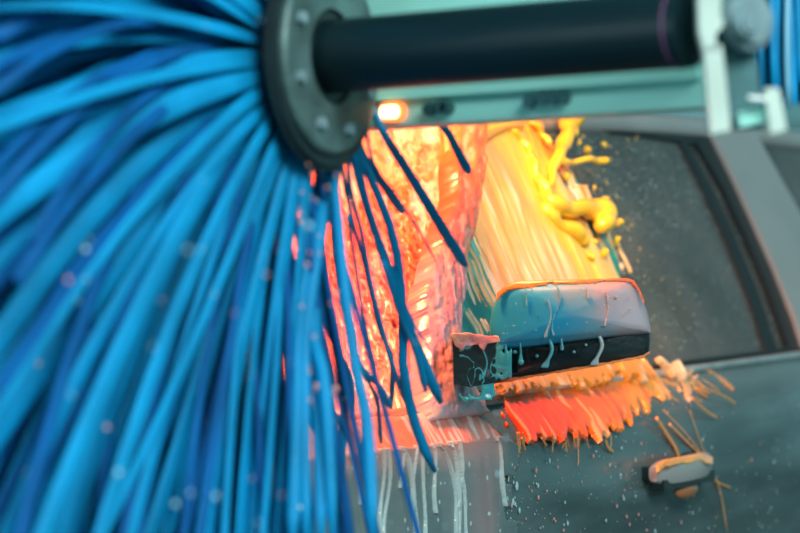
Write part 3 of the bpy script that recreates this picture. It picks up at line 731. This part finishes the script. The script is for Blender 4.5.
trail([(500, 135, 3), (512, 148, 3.5), (522, 166, 3.5)], 16, .008, .012)
trail([(520, 128, 3), (530, 138, 3), (536, 150, 3)], 12, .012, .014)
trail([(536, 214, 5), (550, 228, 6), (566, 238, 7), (574, 246, 5)], 18, .004, .01)
meta('foam_splash', balls, 'yellow', 'yellow liquid foam splash arching over the side window above the wing mirror', 'foam')
BL = [(577, 155, 5, 4.6, 'round yellow foam blob nearest the right of the splash stem'), (594, 150, 3.6, 4.6, 'upright yellow foam blob farthest right below the beam'), (556, 182, 3.6, 4.2, 'amber foam blob just under the splash side arm'),
      (595, 204, 5, 2.8, 'flat yellow foam blob above right of the fat splash end'), (609, 228, 6, 4, 'slanted yellow foam blob right of the fat splash end'), (606, 246, 4.5, 7, 'tall yellow foam blob beneath the slanted one'),
      (594, 258, 5, 5, 'orange-yellow foam blob just above the wing mirror'), (581, 262, 4, 4, 'lowest left amber foam blob above the mirror cap'), (569, 148, 2, 4, 'thin upright foam drop beside the splash stem'),
      (573, 142, 1.8, 2.2, 'tiny foam drop under the beam right of the splash stem'), (584, 193, 2.2, 3, 'small peach foam drop between side arm and fat splash end'), (585, 247, 4, 3.5, 'yellow foam blob under the fat splash end')]
for i, (x, y, a, c, lab) in enumerate(BL):
    bm = bmesh.new(); bmesh.ops.create_icosphere(bm, subdivisions=3, radius=1)
    for v_ in bm.verts: v_.co *= 1 + .18 * math.sin(v_.co.x * 3 + i) * math.cos(v_.co.y * 2.5 + i * 2)
    R_ = Matrix((RT, UP, -D)).transposed().to_4x4()
    Tm = Matrix.Translation(hg(x, y) + GL_N * .025) @ R_ @ Matrix.Rotation(.4 * math.sin(i * 2.1), 4, 'Z') @ Matrix.Diagonal((a / 600, c / 600, min(a, c) / 600, 1))
    bmesh.ops.transform(bm, matrix=Tm, verts=bm.verts)
    tag(from_bm('foam_blob', bm, 'yellow'), lab, 'foam blob', 'yellow foam blobs flung over the window')

# ------------------------------------------------------------------ big blue brush
AX = at(327, 57, 3.3); AXX, AXY, AXZ = AX
brush = empty('washing_brush', (AXX, AXY, 0.9), 'large blue rotary washing brush with grey end disc and black horizontal shaft', 'brush')
nY = Vector((0, -1, 0))
def ap(y): return Vector((AXX, y, AXZ))
DISC_TILT = math.radians(5)
drum = from_bm('drum', cyl_bm(ap(AXY + .015), (0, 1, 0), .115, 1.15, 40), 'rubber', brush)
disc = from_bm('end_disc', cyl_bm(ap(AXY), (0, 1, 0), .147, .014, 72), 'rubber', brush, True, 35, bevel=.006)
def ring_bm(y, ri, ro, h, n=64):
    bm = bmesh.new(); rs = []
    for j, (rr, yy) in enumerate(((ri, y), (ro - .004, y), (ro, y + .004), (ro, y + h), (ri, y + h))):
        rs.append([bm.verts.new((AXX + rr * math.cos(2 * math.pi * i / n), yy, AXZ + rr * math.sin(2 * math.pi * i / n))) for i in range(n)])
    for a, b_ in zip(rs, rs[1:] + rs[:1]):
        for i in range(n): bm.faces.new([a[i], a[(i + 1) % n], b_[(i + 1) % n], b_[i]])
    return bm
from_bm('disc_face', ring_bm(AXY - .010, .062, .126, .012), 'disc', disc)
from_bm('hub_collar', ring_bm(AXY - .004, .048, .064, .02), 'rubber', disc)
for k in range(8):
    a = 2 * math.pi * (k + .4) / 8
    from_bm('bolt', cyl_bm(Vector((AXX + .098 * math.cos(a), AXY - .018, AXZ + .098 * math.sin(a))), (0, 1, 0), .008, .01, 6), 'bearing', disc, False)
sh = from_bm('shaft', cyl_bm(ap(AXY + .02), (0, -1, 0), .0475, .535, 64), 'shaft', brush)
SY = onX(664, 40, AXX - .05).y
from_bm('shaft_band', ring_bm(0, .0465, .0485, .0055), 'purple', sh).location = Vector((0, SY, 0)) 

disc.rotation_euler = (0, 0, DISC_TILT)      # the worn end disc sits a little askew on its shaft
BEAM_Z = onX(550, 116, AXX + .17).z
rb = random.Random(11)
BVs, BFs = [], []
def strand_pts(a, y, L, droop, splay, tw, n=9, bend=0):
    """a: angle in the XZ plane (0 = forward -X, 90 = down)"""
    d_ = Vector((-math.cos(a), splay, -math.sin(a))); side = Vector((math.sin(a), 0, -math.cos(a)))
    root = Vector((AXX, y, AXZ)) + Vector((-math.cos(a), 0, -math.sin(a))) * .10
    out = []
    for i in range(n):
        t = i / (n - 1)
        p = root + d_ * (L * t) + Vector((0, 0, -1)) * (droop * L * t * t) + side * (bend * L * t ** 2.2) + Vector((0, tw * L * t ** 2, 0))
        if p.y > 2.03 and p.x > 2.8 and p.z < .97: p.z = .97 + .01 * t
        if p.y > 2.6 and p.x > 3.1: p.x = 3.1
        if p.x > 2.92 and p.z > 1.3: p.x = 2.92
        out.append(p)
    return out
def strand_geo(P, w_, v, f, flat=.35, nrm=None):
    n = len(P); rad = [w_ * (.95 + .25 * math.sin(2.5 * i / n + w_ * 900)) * (1 if i < n - 1 else .45) for i in range(n)]
    tube(P, rad, 8, flat, nrm, v, f)
def add_strand(P, w_, flat=.35, nrm=None):
    v, f = [], []; strand_geo(P, w_, v, f, flat, nrm); return mesh('bristle', v, f, 'bristle', brush)
count = 0
for ringi in range(9):                       # near rings: bristles one by one
    y = AXY + .025 + ringi * .026
    for k in range(27):
        a = math.radians(-70 + 7.0 * k + rb.uniform(-3.5, 3.5) + (ringi % 2) * 3.5)
        if a > math.radians(90): continue
        L = rb.uniform(.60, .80)
        P = strand_pts(a, y, L, rb.uniform(.18, .45), rb.uniform(-.10, .16), rb.uniform(-.08, .10), 10, rb.uniform(-.2, .2))
        add_strand(P, rb.uniform(.0085, .0155), rb.uniform(.22, .4), (0.2, -1, .3)); count += 1
# paths of the bristles swept towards the windscreen, in front of the car
PT = [([(372, 108), (386, 137), (412, 178), (447, 236), (466, 266)], 4.6), ([(425, 112), (446, 130), (458, 152), (470, 174)], 4.2), ([(352, 110), (362, 150), (384, 186), (403, 213)], 3.8),
      ([(348, 118), (356, 145), (376, 190), (394, 240), (402, 300), (404, 375), (417, 430), (435, 472)], 4.6), ([(344, 120), (362, 190), (383, 255), (408, 325), (426, 368), (441, 403)], 4.6),
      ([(383, 262), (398, 310), (416, 352), (426, 391)], 3.6), ([(336, 130), (350, 210), (366, 270), (380, 330), (392, 360), (391, 408)], 3.2), ([(330, 140), (338, 220), (346, 300), (358, 380), (368, 430), (373, 545)], 4.8),
      ([(340, 300), (358, 360), (379, 386), (392, 409)], 3.6), ([(345, 320), (364, 372), (377, 402), (381, 443)], 3), ([(322, 160), (310, 250), (312, 330), (325, 390), (333, 545)], 5),
      ([(318, 300), (328, 392), (342, 425), (354, 453)], 3.2), ([(316, 260), (328, 330), (347, 368), (354, 411)], 3), ([(350, 128), (349, 180), (362, 235), (372, 290), (388, 350), (404, 400)], 3.2),
      ([(341, 150), (333, 220), (341, 290), (352, 330), (358, 392)], 4), ([(326, 160), (322, 230), (330, 300), (338, 360), (343, 420), (341, 500)], 3.6), ([(364, 120), (374, 165), (396, 196), (420, 232), (436, 262)], 1.6),
      ([(358, 150), (370, 210), (390, 262), (412, 320), (432, 352)], 1.8), ([(330, 170), (318, 240), (306, 330), (304, 420), (306, 545)], 6), ([(322, 190), (300, 300), (296, 420), (292, 545)], 8), ([(320, 200), (314, 300), (318, 400), (321, 545)], 5),
      ([(348, 215), (356, 270), (366, 330), (376, 372)], 2.4), ([(352, 330), (362, 400), (366, 470), (371, 528)], 3.6)]
for i, (pts, w_) in enumerate(PT):
    n = 14; q = catmull([(x, y, 0) for x, y in pts], n); dz = 3.42 - .02 * (i % 2); back = -.20 if w_ > 4.7 else (.34 - .05 * (i % 3))
    P = [at(p.x, p.y, (dz + back * (k / (n - 1)) ** .8) if i != 1 else 3.68) for k, p in enumerate(q)]
    if i != 1: P = [CAM + (p - CAM) * ((AXX + .145) / p.x) if (p.z > BEAM_Z - .012 and p.x > AXX + .145) else p for p in P]   # stay in front of the beam
    add_strand(P, w_ / 730., .6, -D); count += 1
# small gap: the remaining bristles, past the first 300, as one part
for ringi in range(26):
    y = AXY + .06 + ringi * .042
    for k in range(44):
        a = math.radians(-80 + 4.4 * k + rb.uniform(-3, 3))
        L = rb.uniform(.50, .78)
        P = strand_pts(a, y, L, rb.uniform(.15, .5), rb.uniform(-.12, .12), rb.uniform(-.1, .1), 7, rb.uniform(-.15, .15))
        v_ = BVs; tube(P, [rb.uniform(.006, .010)] * 7, 6, .4, (0.2, -1, .3), BVs, BFs)
o = mesh('bristle_mass', BVs, BFs, 'bristle_shaded', brush); o['kind'] = 'stuff'

# ------------------------------------------------------------------ steel beam behind the shaft
BX = AXX + .17
zb0 = onX(550, 116, BX).z; yb1 = onX(703, 100, BX).y
beam = empty('steel_beam', (BX, 2.4, zb0), 'pale teal steel beam running behind the black shaft above the car', 'beam')
from_bm('beam_web', box_bm((BX, yb1, zb0), (BX + .10, 3.4, zb0 + .30)), 'steel', beam, True, 35, bevel=.006)
from_bm('beam_flange', box_bm((BX - .012, yb1, zb0 + .035), (BX - .0005, 3.4, zb0 + .047)), 'steel', beam, True, 35, bevel=.003)
for (px, py) in [(432, 110), (444, 107), (450, 108), (532, 102), (545, 99), (556, 99), (566, 98)]:
    p = onX(px, py, BX); from_bm('bolt', cyl_bm(p, (-1, 0, 0), .0085, .012, 8), 'steel_dark', beam, True)
    
lp = onX(395, 112, BX - .001)
lamp = empty('indicator_lamp', lp, 'small glowing amber indicator lamp on the pale beam beside the brush disc', 'lamp')
def rrect(c, hy, hz, rr, X):
    out = []
    for (sy, sz, a0) in ((1, 1, 0), (-1, 1, 90), (-1, -1, 180), (1, -1, 270)):
        for k in range(6):
            a = math.radians(a0 + 18 * k); out.append(Vector((X, c.y + sy * (hy - rr) + rr * math.cos(a), c.z + sz * (hz - rr) + rr * math.sin(a))))
    return out
from_bm('lamp_rim', slab_bm(rrect(lp, .0175, .0125, .009, BX), (-.012, 0, 0)), 'lamp_rim', lamp)
from_bm('lamp_lens', slab_bm(rrect(lp, .0125, .0078, .006, BX - .012), (-.006, 0, 0)), 'lamp_lens', lamp)

# overhead orange light bar housing
lb = empty('light_bar', (3.28, 2.42, 2.32), 'orange light bar hanging above the windscreen', 'lamp')
from_bm('bar_housing', box_bm((3.01, 2.27, 2.325), (3.56, 2.57, 2.38)), 'steel_dark', lb, True, 35, bevel=.01)
for yy in (2.32, 2.52): from_bm('hanger', box_bm((3.27, yy - .01, 2.38), (3.29, yy + .01, 4.2)), 'steel_dark', lb, False)

# ------------------------------------------------------------------ end bracket of the gantry (right)
EP = AXY - .56
br = empty('end_bracket', ap(EP) - Vector((0, 0, .1)), 'pale end bracket with grey bearing carrying the right end of the black shaft', 'bracket')
def pp(px, py, dep=2.98): return at(px, py, dep)
def poly(name, pts, dep, thick, mname, parent=br, bevel=.003):
    return from_bm(name, slab_bm([at(x, y, dep) for x, y in pts], D * thick), mname, parent, True, 40, bevel=bevel)
poly('upper_plate', [(697, -40), (721, -40), (721, 18), (724, 20), (722, 28), (716, 34), (716, 46), (722, 50), (704, 52), (699, 30)], 2.97, .03, 'plate')
poly('lower_plate', [(704, 47), (722, 45), (726, 80), (731, 130), (711, 134), (707, 92)], 2.97, .03, 'plate')
poly('rear_plate', [(717, -40), (757, -40), (757, 60), (764, 128), (722, 130), (716, 60)], 3.04, .02, 'steel_dark')
be = from_bm('bearing', cyl_bm(at(738, 22, 3.03), (-.35, -1, 0), .036, .03, 40), 'bearing', br, True, 35, bevel=.008)
from_bm('bearing_cap', cyl_bm(at(739, 22, 2.995), (-.35, -1, 0), .018, .02, 24), 'bearing', be, True, 35, bevel=.005)
poly('foot_bar', [(738, 112), (780, 104), (782, 118), (740, 127)], 3.0, .03, 'steel')
poly('side_post', [(765, 88), (779, 88), (787, 130), (771, 134)], 2.98, .025, 'plate')
poly('cross_bar', [(779, 108), (800, 104), (830, 100), (830, 128), (783, 130)], 3.02, .02, 'steel_dark')
poly('chrome_rod', [(748, 95), (766, 97), (768, 101), (750, 99)], 2.975, .01, mat('white_rod', (.9, .95, .92), .3), br, .001)
# hangers above the frame that carry beam and bracket from the bay roof
for yy in (yb1 + .10, 2.9): from_bm('hanger', box_bm((BX + .02, yy, zb0 + .30), (BX + .08, yy + .06, 4.2)), 'steel', beam, True, 35, bevel=.004)
hb = at(727, -35, 3.05); from_bm('bracket_hanger', box_bm((hb.x - .02, hb.y - .03, hb.z), (hb.x + .02, hb.y + .03, 4.2)), 'steel', br, True, 35, bevel=.004)
# second brush behind, upper right
sb = empty('side_brush', at(800, 60, 3.5), 'blurred blue side brush hanging at the upper right behind the bracket', 'brush')
Cb = at(798, -30, 3.55)
from_bm('brush_core', cyl_bm(Cb + Vector((0, 0, -.03)), (0, 0, 1), .04, 2.70, 24), 'rubber', sb)
mw = mat('pale_blue_bristle', (.12, .38, .55), .45)
for k in range(90):
    a = rb.uniform(0, 2 * math.pi); rr = rb.uniform(.045, .075)
    p0 = Cb + Vector((math.cos(a) * .03, math.sin(a) * .03, rb.uniform(.1, .3))); p1 = Cb + Vector((math.cos(a) * rr, math.sin(a) * rr, rb.uniform(-.10, .02))); p2 = Vector((Cb.x + math.cos(a) * rr * 1.05, Cb.y + math.sin(a) * rr * 1.05, Cb.z - .178 + rb.uniform(-.02, .02)))
    v, f = [], []; tube(catmull([p0, p1, p2], 7), [.0055] * 7, 6, .5, None, v, f); mesh('bristle', v, f, mw if k % 5 == 0 else 'bristle', sb)

# ------------------------------------------------------------------ drops in the air
def drops(name, n, regs, material, label, seed):
    rr = random.Random(seed); bm = bmesh.new()
    for (x0, y0, x1, y1, k, d0_, d1_, s0, s1) in regs:
        for _ in range(k):
            p = at(rr.uniform(x0, x1), rr.uniform(y0, y1), rr.uniform(d0_, d1_)); s = s0 + (s1 - s0) * rr.random() ** 2.5
            bmesh.ops.create_icosphere(bm, subdivisions=1, radius=1, matrix=Matrix.Translation(p) @ Matrix.Diagonal((s, s, s * 1.3, 1)))
    return tag(from_bm(name, bm, material), label, 'droplets', None, 'stuff')
drops('water_drops', 0, [(0, 230, 300, 533, 18, 2.55, 2.8, .001, .0032), (150, 10, 330, 230, 4, 2.6, 2.9, .001, .003), (290, 340, 520, 533, 30, 3.1, 3.3, .0008, .003)], 'water', 'pale water drops flying in front of the blue bristles', 3)
drops('pink_drops', 0, [(20, 250, 300, 533, 9, 2.6, 2.9, .0012, .003), (300, 150, 340, 400, 26, 3.05, 3.25, .0015, .004)], pk, 'pink foam drops flying among the blue bristles', 4)
print('bristles', count)
